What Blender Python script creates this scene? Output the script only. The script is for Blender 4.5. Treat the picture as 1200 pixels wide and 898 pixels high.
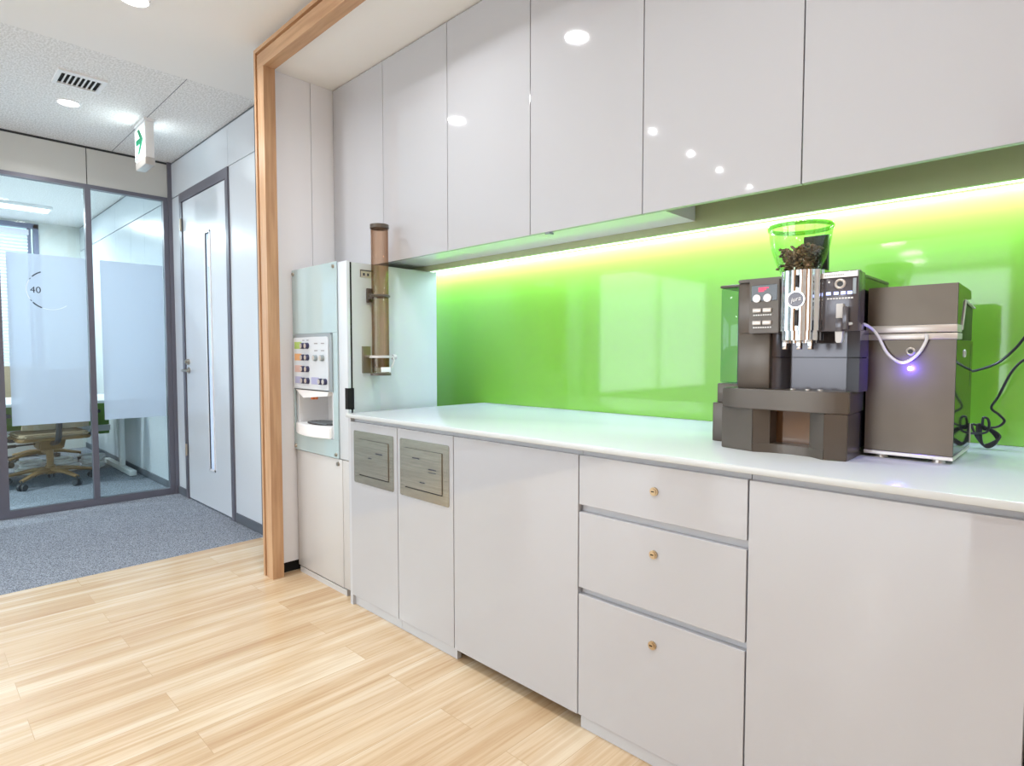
import bpy, bmesh, math, random
from mathutils import Vector, Matrix
C = bpy.context.scene.collection
for o in list(bpy.data.objects): bpy.data.objects.remove(o)
PI = math.pi
scn = bpy.context.scene

# ------------------------------------------------------------------ camera, world, exposure, window light
cam_d = bpy.data.cameras.new('camera'); cam = bpy.data.objects.new('camera', cam_d); C.objects.link(cam)
cam_d.sensor_width = 36; cam_d.sensor_fit = 'HORIZONTAL'; cam_d.lens = 695.6/1200*36; cam_d.clip_start = .02
cam.location = (0, 0, 1.12); cam.rotation_euler = (PI/2-.0478, 0, .7706)
scn.camera = cam
vs = scn.view_settings
vs.view_transform = 'Standard'; vs.look = 'None'; vs.exposure = 0.22; vs.gamma = 1; vs.use_curve_mapping = False
w = bpy.data.worlds.new('world'); scn.world = w; w.use_nodes = True
bg = w.node_tree.nodes['Background']; bg.inputs[0].default_value = (.80, .88, 1, 1); bg.inputs[1].default_value = 1.6

def rd0(a): return a*PI/180
def area(name, loc, rot, sx, sy, power, col=(1, 1, 1), parent=None, shape='RECTANGLE', spread=PI):
    l = bpy.data.lights.new(name, 'AREA'); l.shape = shape; l.size = sx; l.size_y = sy; l.energy = power; l.color = col; l.spread = spread
    o = bpy.data.objects.new(name, l); C.objects.link(o); o.location = loc; o.rotation_euler = rot
    if parent:
        o.parent = parent; o.location = Vector(loc)-wloc(parent)
    return o
P_DOWN = 7.8        # power of one ceiling downlight
P_LED = 15.0         # under-cabinet strip
P_OFFICE = 42.0      # office fluorescent tube
P_WINDOW = 100.0        # fill light at the added lounge window; also scales the corridor window
area('window_fill', (-2.9, -7.85, 1.5), (PI/2, 0, 0), 4.2, 2.0, P_WINDOW*1.15, (.90, .95, 1))  # fill lamp at the added lounge window
area('window_fill', (-5.245, -4.6, 1.5), (PI/2, 0, -PI/2), 3.4, 1.9, P_WINDOW*.9, (.90, .95, 1))

# ------------------------------------------------------------------ materials
def lin(c):
    return tuple(((x/255)/12.92 if x/255 <= .04045 else ((x/255+.055)/1.055)**2.4) for x in c)+(1,)
def principled(name, col, rough=.5, metal=0, spec=.5, coat=0, emit=None, estr=0, srgb=True):
    m = bpy.data.materials.new(name); m.use_nodes = True
    b = m.node_tree.nodes['Principled BSDF']
    b.inputs['Base Color'].default_value = lin(col) if srgb else tuple(col)+(1,)
    b.inputs['Roughness'].default_value = rough; b.inputs['Metallic'].default_value = metal
    b.inputs['Specular IOR Level'].default_value = spec; b.inputs['Coat Weight'].default_value = coat
    b.inputs['Coat Roughness'].default_value = .03
    if emit: b.inputs['Emission Color'].default_value = lin(emit); b.inputs['Emission Strength'].default_value = estr
    return m
def nd(m, t, **kw):
    n = m.node_tree.nodes.new(t)
    for k, v in kw.items(): setattr(n, k, v)
    return n
def bsdf(m): return m.node_tree.nodes['Principled BSDF']
def link(m, a, b): m.node_tree.links.new(a, b)
def add_mottle(m, c1, c2, scale=3, stretch=(1, 1, 1), detail=3, rng=(.35, .65)):
    tc = nd(m, 'ShaderNodeTexCoord'); mp = nd(m, 'ShaderNodeMapping'); mp.inputs['Scale'].default_value = stretch
    nz = nd(m, 'ShaderNodeTexNoise'); nz.inputs['Scale'].default_value = scale; nz.inputs['Detail'].default_value = detail
    cr = nd(m, 'ShaderNodeValToRGB'); cr.color_ramp.elements[0].position = rng[0]; cr.color_ramp.elements[1].position = rng[1]
    cr.color_ramp.elements[0].color = lin(c1); cr.color_ramp.elements[1].color = lin(c2)
    link(m, tc.outputs['Object'], mp.inputs[0]); link(m, mp.outputs[0], nz.inputs['Vector']); link(m, nz.outputs[0], cr.inputs[0])
    link(m, cr.outputs[0], bsdf(m).inputs['Base Color'])
    return nz
def add_bump(m, scale, strength, dist=.002):
    tc = nd(m, 'ShaderNodeTexCoord'); nz = nd(m, 'ShaderNodeTexNoise'); nz.inputs['Scale'].default_value = scale; nz.inputs['Detail'].default_value = 4
    bp = nd(m, 'ShaderNodeBump'); bp.inputs['Strength'].default_value = strength; bp.inputs['Distance'].default_value = dist
    link(m, tc.outputs['Object'], nz.inputs['Vector']); link(m, nz.outputs[0], bp.inputs['Height']); link(m, bp.outputs[0], bsdf(m).inputs['Normal'])
def glassy(name, tint, refl=1.0, rough=0.0, ior=1.45, edge=None):
    """thin architectural glazing: tinted transparency plus a fresnel reflection"""
    m = bpy.data.materials.new(name); m.use_nodes = True; nt = m.node_tree
    nt.nodes.remove(nt.nodes['Principled BSDF']); out = nt.nodes['Material Output']
    tr = nt.nodes.new('ShaderNodeBsdfTransparent'); tr.inputs[0].default_value = lin(tint)
    gl = nt.nodes.new('ShaderNodeBsdfGlossy'); gl.inputs['Roughness'].default_value = rough; gl.inputs[0].default_value = (refl, refl, refl, 1)
    lf = nt.nodes.new('ShaderNodeLayerWeight'); lf.inputs[0].default_value = .5
    pw = nt.nodes.new('ShaderNodeMath'); pw.operation = 'POWER'; pw.inputs[1].default_value = 4.5
    fr = nt.nodes.new('ShaderNodeMath'); fr.operation = 'MULTIPLY_ADD'; fr.inputs[1].default_value = .6; fr.inputs[2].default_value = ((ior-1)/(ior+1))**2
    nt.links.new(lf.outputs['Facing'], pw.inputs[0]); nt.links.new(pw.outputs[0], fr.inputs[0])
    mx = nt.nodes.new('ShaderNodeMixShader')
    if edge:
        lw = nt.nodes.new('ShaderNodeLayerWeight'); lw.inputs[0].default_value = .35
        mc = nt.nodes.new('ShaderNodeMix'); mc.data_type = 'RGBA'
        mc.inputs[6].default_value = lin(tint); mc.inputs[7].default_value = lin(edge)
        nt.links.new(lw.outputs['Facing'], mc.inputs[0]); nt.links.new(mc.outputs[2], tr.inputs[0])
    nt.links.new(fr.outputs[0], mx.inputs[0]); nt.links.new(tr.outputs[0], mx.inputs[1]); nt.links.new(gl.outputs[0], mx.inputs[2])
    nt.links.new(mx.outputs[0], out.inputs[0])
    return m
M = {}
M['laminate'] = principled('white_gloss_laminate', (185, 186, 191), .04, 0, .9)
M['laminate_edge'] = principled('white_laminate_edge', (236, 236, 238), .07, 0, .9)
M['valance_bounce'] = principled('gloss_board_green_bounce', (172, 184, 140), .12, 0, .6)  # white board; green light bounced off worktop and splashback put into its colour
M['laminate_toe'] = principled('white_laminate_plinth', (198, 200, 205), .2)
M['worktop'] = principled('white_worktop', (208, 212, 213), .18, 0, .5)
M['panel_white'] = principled('white_wall_panel', (240, 240, 244), .3, 0, .4)
M['steel_panel'] = principled('pale_enamelled_panel', (210, 216, 223), .22, 0, .5)
M['dispenser_side'] = principled('pale_dispenser_side', (194, 202, 202), .38, 0, .4)
M['transom'] = principled('off_white_transom_panel', (206, 206, 202), .35)
M['frame_grey'] = principled('grey_aluminium', (108, 107, 118), .35, .25)
M['dark_line'] = principled('dark_trim', (50, 52, 56), .6)  # own dark colour of trim and gasket
M['skirting'] = principled('grey_skirting', (92, 97, 106), .5)
M['ceil'] = principled('ceiling_paint', (246, 245, 243), .8, 0, .2)
M['ceil_tile'] = principled('rock_wool_ceiling', (222, 220, 216), .9, 0, .2)
add_mottle(M['ceil_tile'], (226, 226, 224), (252, 252, 252), 52, (1, 2.2, 1), 6, (.40, .62)); add_bump(M['ceil_tile'], 90, .25, .002)
M['green'] = principled('green_back_painted_glass', (126, 189, 58), .05, 0, .5, coat=.6); bsdf_coat = M['green'].node_tree.nodes['Principled BSDF'].inputs['Coat Roughness']; bsdf_coat.default_value = .30
M['steel'] = principled('satin_steel', (176, 168, 156), .3, .9)
M['steel_warm'] = principled('brushed_steel_plate', (186, 178, 160), .26, .85)
add_mottle(M['steel_warm'], (176, 168, 152), (196, 188, 172), 6, (1, 1, 40), 2)
M['chrome'] = principled('chrome', (205, 203, 202), .07, 1)
M['brass'] = principled('brass_lock', (192, 170, 138), .3, .9)
M['black'] = principled('black_plastic', (24, 24, 25), .35)
M['black_gloss'] = principled('gloss_black_panel', (28, 27, 27), .06, 0, .6)
M['void'] = principled('dark_cavity', (10, 10, 10), .9)
M['floor_reflection'] = principled('gloss_panel_floor_reflection', (104, 74, 50), .08, .2, .7)  # brown of the reflected wood floor put into this panel's colour
M['taupe'] = principled('taupe_machine_plastic', (90, 82, 74), .28, .25, .5)
M['taupe_dark'] = principled('dark_taupe_machine_plastic', (88, 85, 90), .16, .3, .5)
M['cooler_front'] = principled('brown_grey_cooler_front', (108, 96, 82), .3, .35)
add_mottle(M['cooler_front'], (88, 78, 66), (102, 91, 78), 5)
M['silver_plastic'] = principled('silver_plastic', (206, 200, 194), .3, .4)
M['white_plastic'] = principled('white_plastic', (245, 246, 248), .3)
M['cream_plastic'] = principled('cream_plastic', (200, 198, 197), .35)
M['aqua'] = principled('aqua_acrylic', (182, 202, 206), .06, 0, .5, coat=.3)
M['grey_bezel'] = principled('grey_bezel', (150, 160, 166), .35)
M['btn_shade'] = principled('button_side_shade', (52, 52, 86), .4)  # shaded side of the pale buttons put into this dark colour
M['lbl_green'] = principled('green_label', (170, 198, 105), .5)
M['lbl_orange'] = principled('orange_label', (224, 168, 116), .5)
M['lbl_pink'] = principled('dusty_pink_label', (208, 176, 168), .5)
M['lbl_lav'] = principled('lavender_label', (168, 170, 204), .5)
M['text_grey'] = principled('grey_print', (150, 150, 156), .6)
M['text_dark'] = principled('dark_print', (62, 66, 78), .6)
M['text_white'] = principled('white_print', (235, 235, 235), .6)
M['orange'] = principled('orange_nozzle', (214, 120, 70), .4)
M['red_disp'] = principled('red_display', (60, 10, 14), .3, emit=(255, 50, 90), estr=1.6)
M['led_blue'] = principled('blue_led', (120, 120, 255), .3, emit=(120, 110, 255), estr=7)
M['led_icon'] = principled('pale_blue_led', (190, 200, 255), .3, emit=(170, 185, 255), estr=2.0)
M['lamp'] = principled('lamp_diffuser', (255, 255, 255), .5, emit=(255, 250, 244), estr=9)
M['led_strip'] = principled('led_strip_diffuser', (255, 255, 255), .5, emit=(244, 255, 244), estr=1.6)
M['tube_lamp'] = principled('fluorescent_diffuser', (255, 255, 255), .5, emit=(245, 250, 255), estr=5)
M['sign_face'] = principled('lit_sign_face', (240, 252, 250), .3, emit=(235, 252, 250), estr=.75)
M['sign_green'] = principled('sign_green', (10, 150, 105), .4, emit=(10, 150, 105), estr=.1)
M['sign_blue'] = principled('sign_pale_blue', (140, 190, 225), .4, emit=(140, 190, 225), estr=.2)
M['glass'] = glassy('clear_glazing', (240, 249, 250), 1, 0, 1.42)
M['slot_glass'] = glassy('door_slot_glazing', (205, 225, 228), 1)
M['clear'] = glassy('clear_moulded_plastic', (244, 248, 242), 1, .02, 1.4, edge=(226, 234, 218))
M['clear_blue'] = glassy('clear_tank_plastic', (228, 240, 238), 1, .03, 1.35, edge=(205, 218, 222))
M['smoke'] = glassy('smoked_brown_tube', (247, 237, 228), 1, .02, 1.3, edge=(205, 180, 158))
M['rim_reflection'] = glassy('smoky_rim_green_reflection', (176, 190, 150), 1, .05, 1.4)  # smoky clear rim; the green it reflects is put into the tint
M['lamp_big'] = principled('large_lamp_diffuser', (255, 255, 255), .5, emit=(255, 252, 246), estr=30)
M['dispenser_white'] = principled('white_dispenser_enamel', (212, 218, 225), .25)
M['hose'] = principled('milky_hose', (226, 224, 222), .35)
M['cable'] = principled('black_cable', (26, 27, 28), .4)
M['bean'] = principled('roasted_bean', (88, 66, 52), .35)
add_mottle(M['bean'], (74, 54, 44), (160, 124, 98), 30)
M['chair'] = principled('olive_brown_chair_plastic', (140, 110, 70), .45)
M['chair_mesh'] = principled('taupe_mesh_fabric', (168, 150, 124), .85)
M['dark_rubber'] = principled('dark_caster_rubber', (52, 56, 60), .5)
M['desk_white'] = principled('white_desk', (235, 235, 235), .35)
M['desk_green'] = principled('green_fabric_screen', (128, 164, 84), .9)
M['slat'] = principled('white_blind_slat', (225, 226, 240), .5)
M['blue_frame'] = principled('window_frame_blue_grey', (118, 124, 150), .4)
M['office_wall'] = principled('office_wall', (222, 226, 222), .6)
M['room_wall'] = principled('lounge_wall', (228, 226, 224), .7)
# frosted film: light scatters through, a little stays clear
def film():
    m = bpy.data.materials.new('frosted_film'); m.use_nodes = True; nt = m.node_tree
    nt.nodes.remove(nt.nodes['Principled BSDF']); out = nt.nodes['Material Output']
    tl = nt.nodes.new('ShaderNodeBsdfTranslucent'); tl.inputs[0].default_value = lin((232, 240, 250))
    df = nt.nodes.new('ShaderNodeBsdfDiffuse'); df.inputs[0].default_value = lin((224, 234, 246))
    tr = nt.nodes.new('ShaderNodeBsdfTransparent'); tr.inputs[0].default_value = lin((235, 242, 250))
    a = nt.nodes.new('ShaderNodeMixShader'); a.inputs[0].default_value = .5
    b = nt.nodes.new('ShaderNodeMixShader'); b.inputs[0].default_value = .34
    nt.links.new(tl.outputs[0], a.inputs[1]); nt.links.new(df.outputs[0], a.inputs[2])
    nt.links.new(a.outputs[0], b.inputs[1]); nt.links.new(tr.outputs[0], b.inputs[2]); nt.links.new(b.outputs[0], out.inputs[0])
    return m
M['film'] = film()
# oak trim
def wood_trim(name, axis):
    m = principled(name, (205, 160, 115), .38)
    st = [18, 18, 18]; st[axis] = 1.2
    add_mottle(m, (184, 142, 106), (206, 166, 128), 2.6, tuple(st), 4)
    return m
M['trim_v'] = wood_trim('oak_trim_upright', 2); M['trim_h'] = wood_trim('oak_trim_beam', 0)
M['wood_wall'] = wood_trim('oak_wall_panel', 2)
# carpet
m = M['carpet'] = principled('grey_loop_carpet', (128, 134, 146), .95, 0, .1)
add_mottle(m, (84, 88, 98), (172, 178, 188), 210, (1, 1, 1), 3, (.36, .64)); add_bump(m, 150, .7, .004)
# plank floor: boards run along Y
def planks():
    m = principled('maple_plank_floor', (226, 194, 152), .24, 0, .45)
    tc = nd(m, 'ShaderNodeTexCoord'); mp = nd(m, 'ShaderNodeMapping'); mp.inputs['Rotation'].default_value = (0, 0, PI/2); mp.inputs['Location'].default_value = (.35, .05, 0)
    link(m, tc.outputs['Object'], mp.inputs[0])
    br = nd(m, 'ShaderNodeTexBrick'); br.offset = .37; br.offset_frequency = 2; br.squash = 1
    br.inputs['Scale'].default_value = 1; br.inputs['Brick Width'].default_value = .92; br.inputs['Row Height'].default_value = .145
    br.inputs['Mortar Size'].default_value = .0009; br.inputs['Mortar Smooth'].default_value = .3; br.inputs['Bias'].default_value = 0
    br.inputs['Color1'].default_value = (0, 0, 0, 1); br.inputs['Color2'].default_value = (1, 1, 1, 1); br.inputs['Mortar'].default_value = (.5, .5, .5, 1)
    link(m, mp.outputs[0], br.inputs['Vector'])
    # per-board offset so grain differs from board to board
    cx = nd(m, 'ShaderNodeCombineXYZ'); ml = nd(m, 'ShaderNodeMath', operation='MULTIPLY'); ml.inputs[1].default_value = 37.0
    sp = nd(m, 'ShaderNodeSeparateColor'); link(m, br.outputs['Color'], sp.inputs[0]); link(m, sp.outputs[0], ml.inputs[0])
    link(m, ml.outputs[0], cx.inputs[2]); link(m, ml.outputs[0], cx.inputs[0])
    va = nd(m, 'ShaderNodeVectorMath', operation='ADD'); link(m, tc.outputs['Object'], va.inputs[0]); link(m, cx.outputs[0], va.inputs[1])
    def noise(stretch, scale, det):
        g = nd(m, 'ShaderNodeMapping'); g.inputs['Scale'].default_value = stretch; link(m, va.outputs[0], g.inputs[0])
        n = nd(m, 'ShaderNodeTexNoise'); n.inputs['Scale'].default_value = scale; n.inputs['Detail'].default_value = det; n.inputs['Distortion'].default_value = .6
        link(m, g.outputs[0], n.inputs['Vector']); return n
    n1 = noise((7.5, .5, 1), 1.5, 3); n2 = noise((55, 2.0, 1), 1.5, 5)
    c1 = nd(m, 'ShaderNodeValToRGB'); e = c1.color_ramp.elements
    e[0].position = .30; e[0].color = lin((206, 177, 142)); e[1].position = .70; e[1].color = lin((232, 218, 194))
    k = e.new(.50); k.color = lin((220, 197, 165))
    link(m, n1.outputs[0], c1.inputs[0])
    c2 = nd(m, 'ShaderNodeValToRGB'); c2.color_ramp.elements[0].position = .3; c2.color_ramp.elements[0].color = lin((232, 218, 204)); c2.color_ramp.elements[1].position = .6; c2.color_ramp.elements[1].color = (1, 1, 1, 1)
    link(m, n2.outputs[0], c2.inputs[0])
    mu = nd(m, 'ShaderNodeMix', data_type='RGBA', blend_type='MULTIPLY'); mu.inputs[0].default_value = .75
    link(m, c1.outputs[0], mu.inputs[6]); link(m, c2.outputs[0], mu.inputs[7])
    # board tone
    c3 = nd(m, 'ShaderNodeValToRGB'); c3.color_ramp.elements[0].color = lin((243, 236, 228)); c3.color_ramp.elements[1].color = (1, 1, 1, 1)
    link(m, sp.outputs[0], c3.inputs[0])
    m2 = nd(m, 'ShaderNodeMix', data_type='RGBA', blend_type='MULTIPLY'); m2.inputs[0].default_value = 1
    link(m, mu.outputs[2], m2.inputs[6]); link(m, c3.outputs[0], m2.inputs[7])
    # joints
    m3 = nd(m, 'ShaderNodeMix', data_type='RGBA'); m3.inputs[7].default_value = lin((190, 160, 126))
    link(m, br.outputs['Fac'], m3.inputs[0]); link(m, m2.outputs[2], m3.inputs[6]); link(m, m3.outputs[2], bsdf(m).inputs['Base Color'])
    return m
M['planks'] = planks()

# ------------------------------------------------------------------ helpers
def wloc(o):
    v = Vector((0, 0, 0))
    while o: v += o.location; o = o.parent
    return v
class MB:
    """collects shapes in world coordinates; build() links them as one mesh object"""
    def __init__(s): s.bm = bmesh.new()
    def box(s, x0, x1, y0, y1, z0, z1, bev=0, seg=2):
        b = bmesh.new(); bmesh.ops.create_cube(b, size=1)
        for v in b.verts: v.co = Vector(((x0+x1)/2+v.co.x*(x1-x0), (y0+y1)/2+v.co.y*(y1-y0), (z0+z1)/2+v.co.z*(z1-z0)))
        if bev: bmesh.ops.bevel(b, geom=list(b.edges), offset=bev, segments=seg, affect='EDGES', profile=.5)
        s.add(b); return s
    def add(s, b, mat=None):
        if mat is not None: bmesh.ops.transform(b, matrix=mat, verts=b.verts)
        me = bpy.data.meshes.new('t'); b.to_mesh(me); b.free(); s.bm.from_mesh(me); bpy.data.meshes.remove(me)
    def cyl(s, p0, p1, r0, r1=None, n=24, cap=True):
        p0 = Vector(p0); p1 = Vector(p1); r1 = r0 if r1 is None else r1
        d = p1-p0; b = bmesh.new()
        bmesh.ops.create_cone(b, cap_ends=cap, segments=n, radius1=r0, radius2=r1, depth=d.length)
        s.add(b, Matrix.Translation((p0+p1)/2) @ d.to_track_quat('Z', 'Y').to_matrix().to_4x4()); return s
    def prism(s, pts, axis, a, b_, bev=0):
        """extrude outline pts (in the two other axes, cyclic order) along axis from a to b_"""
        b = bmesh.new()
        def mk(p, h):
            if axis == 2: return (p[0], p[1], h)
            if axis == 1: return (p[0], h, p[1])
            return (h, p[0], p[1])
        lo = [b.verts.new(mk(p, a)) for p in pts]; hi = [b.verts.new(mk(p, b_)) for p in pts]
        n = len(pts)
        b.faces.new(lo); b.faces.new(list(reversed(hi)))
        for i in range(n): b.faces.new((lo[i], hi[i], hi[(i+1) % n], lo[(i+1) % n]))
        bmesh.ops.recalc_face_normals(b, faces=b.faces)
        if bev: bmesh.ops.bevel(b, geom=list(b.edges), offset=bev, segments=2, affect='EDGES')
        s.add(b); return s
    def tube(s, pts, r, n=10, closed=False, flat=1.0):
        pts = [Vector(p) for p in pts]; b = bmesh.new(); rings = []
        up = Vector((0, 0, 1)); prev = None
        for i, p in enumerate(pts):
            t = (pts[min(i+1, len(pts)-1)]-pts[max(i-1, 0)]).normalized()
            if prev is None:
                u = t.cross(up if abs(t.z) < .9 else Vector((1, 0, 0))).normalized()
            else:
                u = (prev-t*prev.dot(t)).normalized()
            prev = u; v = t.cross(u)
            rr = r[i] if isinstance(r, (list, tuple)) else r
            rings.append([b.verts.new(p+(u*math.cos(2*PI*k/n)+v*flat*math.sin(2*PI*k/n))*rr) for k in range(n)])
        for a, c in zip(rings, rings[1:]):
            for k in range(n): b.faces.new((a[k], a[(k+1) % n], c[(k+1) % n], c[k]))
        b.faces.new(list(reversed(rings[0]))); b.faces.new(rings[-1])
        bmesh.ops.recalc_face_normals(b, faces=b.faces)
        s.add(b); return s
    def lathe(s, prof, c, n=40, a0=0, a1=2*PI, close_top=False):
        """prof: list of (r, z); c: centre (x, y, z0)"""
        b = bmesh.new(); full = abs(a1-a0-2*PI) < 1e-6; m = n if full else n+1
        rows = [[b.verts.new((c[0]+r*math.cos(a0+(a1-a0)*k/n), c[1]+r*math.sin(a0+(a1-a0)*k/n), c[2]+z)) for k in range(m)] for r, z in prof]
        for a, d in zip(rows, rows[1:]):
            for k in range(m if full else m-1): b.faces.new((a[k], a[(k+1) % m], d[(k+1) % m], d[k]))
        bmesh.ops.remove_doubles(b, verts=b.verts, dist=1e-6); bmesh.ops.recalc_face_normals(b, faces=b.faces)
        s.add(b); return s
    def ring(s, c, axis, R, r, n=28, k=8):
        b = bmesh.new(); ax = 'XYZ'.index(axis)
        g = []
        for i in range(n):
            a = 2*PI*i/n; row = []
            for j in range(k):
                q = 2*PI*j/k; rad = R+r*math.cos(q); p = [rad*math.cos(a), rad*math.sin(a), r*math.sin(q)]
                p = {0: (p[2], p[0], p[1]), 1: (p[0], p[2], p[1]), 2: tuple(p)}[ax]
                row.append(b.verts.new(Vector(c)+Vector(p)))
            g.append(row)
        for i in range(n):
            for j in range(k): b.faces.new((g[i][j], g[(i+1) % n][j], g[(i+1) % n][(j+1) % k], g[i][(j+1) % k]))
        bmesh.ops.recalc_face_normals(b, faces=b.faces); s.add(b); return s
    def build(s, name, mat, parent=None, origin=None, smooth=True):
        me = bpy.data.meshes.new(name); o = bpy.data.objects.new(name, me)
        if parent is not None:
            o.parent = parent; off = wloc(parent)
        else:
            if origin is None:
                xs = [v.co for v in s.bm.verts]
                origin = Vector(((min(v.x for v in xs)+max(v.x for v in xs))/2, (min(v.y for v in xs)+max(v.y for v in xs))/2, min(v.z for v in xs)))
            o.location = origin; off = Vector(origin)
        bmesh.ops.translate(s.bm, vec=-off, verts=s.bm.verts)
        s.bm.to_mesh(me); s.bm.free()
        me.materials.append(M[mat] if isinstance(mat, str) else mat)
        if smooth:
            for p in me.polygons: p.use_smooth = True
            try: me.set_sharp_from_angle(angle=math.radians(35))
            except Exception: pass
        C.objects.link(o); return o
def tag(o, label, cat, group=None, kind=None):
    o['label'] = label; o['category'] = cat
    if group: o['group'] = group
    if kind: o['kind'] = kind
    return o
def thing(name, label, cat, loc, group=None):
    o = bpy.data.objects.new(name, None); o.empty_display_size = .05; C.objects.link(o); o.location = loc
    return tag(o, label, cat, group)
def struct(o, label, cat='wall'): return tag(o, label, cat, kind='structure')
def dup(root, loc, label=None):
    r = root.copy(); C.objects.link(r); r.location = loc
    if label: r['label'] = label
    def rec(src, dst):
        for ch in list(src.children):
            c = ch.copy(); C.objects.link(c); c.parent = dst; rec(ch, c)
    rec(root, r)
    return r
def text_part(name, s, mat, parent, size, mtx, extrude=.0004, shear=0, align='CENTER'):
    cu = bpy.data.curves.new('t', 'FONT'); cu.body = s; cu.size = size; cu.extrude = extrude; cu.shear = shear; cu.align_x = align; cu.align_y = 'CENTER'
    t = bpy.data.objects.new('t', cu); C.objects.link(t); bpy.context.view_layer.update()
    me = bpy.data.meshes.new_from_object(t.evaluated_get(bpy.context.evaluated_depsgraph_get()))
    bpy.data.objects.remove(t); bpy.data.curves.remove(cu)
    me.transform(Matrix.Translation(-wloc(parent)) @ mtx); me.materials.append(M[mat])
    o = bpy.data.objects.new(name, me); C.objects.link(o); o.parent = parent; return o
def face_negY(x, y, z):   # text plane upright, readable from -Y
    return Matrix.Translation((x, y, z)) @ Matrix.Rotation(PI/2, 4, 'X')
def face_posX(x, y, z):   # readable from +X
    return Matrix.Translation((x, y, z)) @ Matrix.Rotation(PI/2, 4, 'Z') @ Matrix.Rotation(PI/2, 4, 'X')
def smooth_path(ctrl, sub=8):
    P = [Vector(p) for p in ctrl]; P = [P[0]*2-P[1]]+P+[P[-1]*2-P[-2]]; out = []
    for i in range(1, len(P)-2):
        p0, p1, p2, p3 = P[i-1:i+3]
        for k in range(sub):
            t = k/sub
            out.append(.5*((2*p1)+(p2-p0)*t+(2*p0-5*p1+4*p2-p3)*t*t+(3*p1-p0-3*p2+p3)*t**3))
    out.append(P[-2]); return out

# ------------------------------------------------------------------ setting
H = 2.63
struct(MB().box(-3.6, 1.7, -8, 2.25, -.06, 0).build('floor', 'planks'), 'pale maple plank floor of the pantry area', 'floor')
struct(MB().box(-8.75, -3.6, -8, 1.6, -.06, -.001).build('floor', 'carpet'), 'grey loop pile carpet beyond the wooden floor', 'floor')
struct(MB().box(-3.6, 1.7, -8, 1.29, H, H+.06).box(-3.6, -2.99, 1.29, 1.6, H, H+.06).build('ceiling', 'ceil'), 'smooth painted ceiling over the wooden floor', 'ceiling')
ct = struct(MB().box(-8.75, -3.6, -8, 1.6, H, H+.06).build('ceiling', 'ceil_tile'), 'fissured tile ceiling over the carpet', 'ceiling')
MB().box(-5.26, -3.6, 1.147, 1.150, H-.0012, H+.002).build('joint', 'skirting', ct)
struct(MB().box(-3.0, .5, 1.30, 2.25, 2.515, H+.06).build('ceiling', 'ceil'), 'lowered white soffit inside the oak framed niche', 'ceiling')
struct(MB().box(-3.0, .5, 2.205, 2.28, 0, 2.7).build('wall_back', 'room_wall'), 'white wall behind the pantry cabinets', 'wall')
wl = struct(MB().box(-2.99, -2.92, 1.31, 1.515, .054, 2.52).box(-2.99, -2.92, 1.518, 2.205, .054, 2.52).box(-2.99, -2.935, 1.31, 2.205, 0, 2.52)
            .build('wall_left', 'panel_white'), 'white panelled side wall of the niche', 'wall')
MB().box(-2.936, -2.930, 1.312, 2.2, 0, .053).build('recess', 'void', wl)
struct(MB().box(.45, .55, 1.31, 2.25, 0, 2.6).build('wall_right', 'panel_white'), 'white side wall closing the niche on the right', 'wall')
# oak frame
def upright(name, xin, sgn):
    b = MB(); f = lambda a, c: (min(xin+sgn*a, xin+sgn*c), max(xin+sgn*a, xin+sgn*c))
    for (a, c, y) in ((0, -.068, 1.255), (-.068, -.082, 1.266), (-.082, -.100, 1.252)):
        x0, x1 = f(a, c); b.box(x0, x1, y, 1.312, 0, 2.50 if a == 0 else (2.568 if a == -.068 else 2.582))
    return b.build(name, 'trim_v')
struct(upright('trim_1', -2.875, 1), 'upright oak post of the niche frame beside the dispenser', 'trim')
struct(upright('trim_2', .40, -1), 'upright oak post at the far right end of the niche', 'trim')
struct(MB().box(-2.943, .468, 1.255, 1.312, 2.50, 2.568).box(-2.957, .482, 1.266, 1.312, 2.568, 2.582).box(-2.975, .50, 1.252, 1.312, 2.582, 2.60)
       .build('trim_3', 'trim_h'), 'oak beam across the top of the niche', 'trim')
struct(MB().box(-2.975, .5, 1.285, 1.32, 2.59, H+.02).build('wall_front', 'room_wall'), 'strip of white wall above the oak beam', 'wall')
# corridor wall on the left (faces the camera side), with a door
W_Y = 1.54
wc = MB()
wc.box(-5.26, -5.04, W_Y, 1.62, .06, 2.346).box(-5.26, -4.0925, W_Y, 1.62, 2.354, 2.615).box(-4.0895, -3.664, W_Y, 1.62, 2.354, 2.615)
wc.box(-4.078, -3.664, W_Y, 1.62, .06, 2.350).box(-3.645, -2.99, W_Y, 1.62, 0, 2.63)
wc.box(-8.75, -7.02, W_Y, 1.62, .06, 2.346).box(-7.017, -6.02, W_Y, 1.62, .06, 2.346).box(-6.017, -5.26, W_Y, 1.62, .06, 2.346)
wc.box(-8.75, -7.02, W_Y, 1.62, 2.354, 2.615).box(-7.017, -6.02, W_Y, 1.62, 2.354, 2.615).box(-6.017, -5.26, W_Y, 1.62, 2.354, 2.615)
wc = struct(wc.build('wall_corridor', 'steel_panel', smooth=False), 'pale enamelled panel wall holding the corridor door', 'wall')
MB().box(-8.75, -3.64, W_Y+.006, 1.63, 2.30, 2.40).box(-8.75, -3.64, W_Y+.004, 1.63, 2.58, H).box(-3.666, -3.643, W_Y-.002, 1.63, 0, H).box(-4.10, -4.08, W_Y+.006, 1.63, 2.3, H)\
    .box(-7.03, -7.0, W_Y+.006, 1.63, 0, H).box(-6.03, -6.0, W_Y+.006, 1.63, 0, H).build('joint', 'skirting', wc)
struct(MB().box(-5.26, -5.04, W_Y-.008, W_Y+.05, 0, .06).build('baseboard_left', 'skirting'), 'short grey skirting between glass partition and door', 'baseboard')
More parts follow.
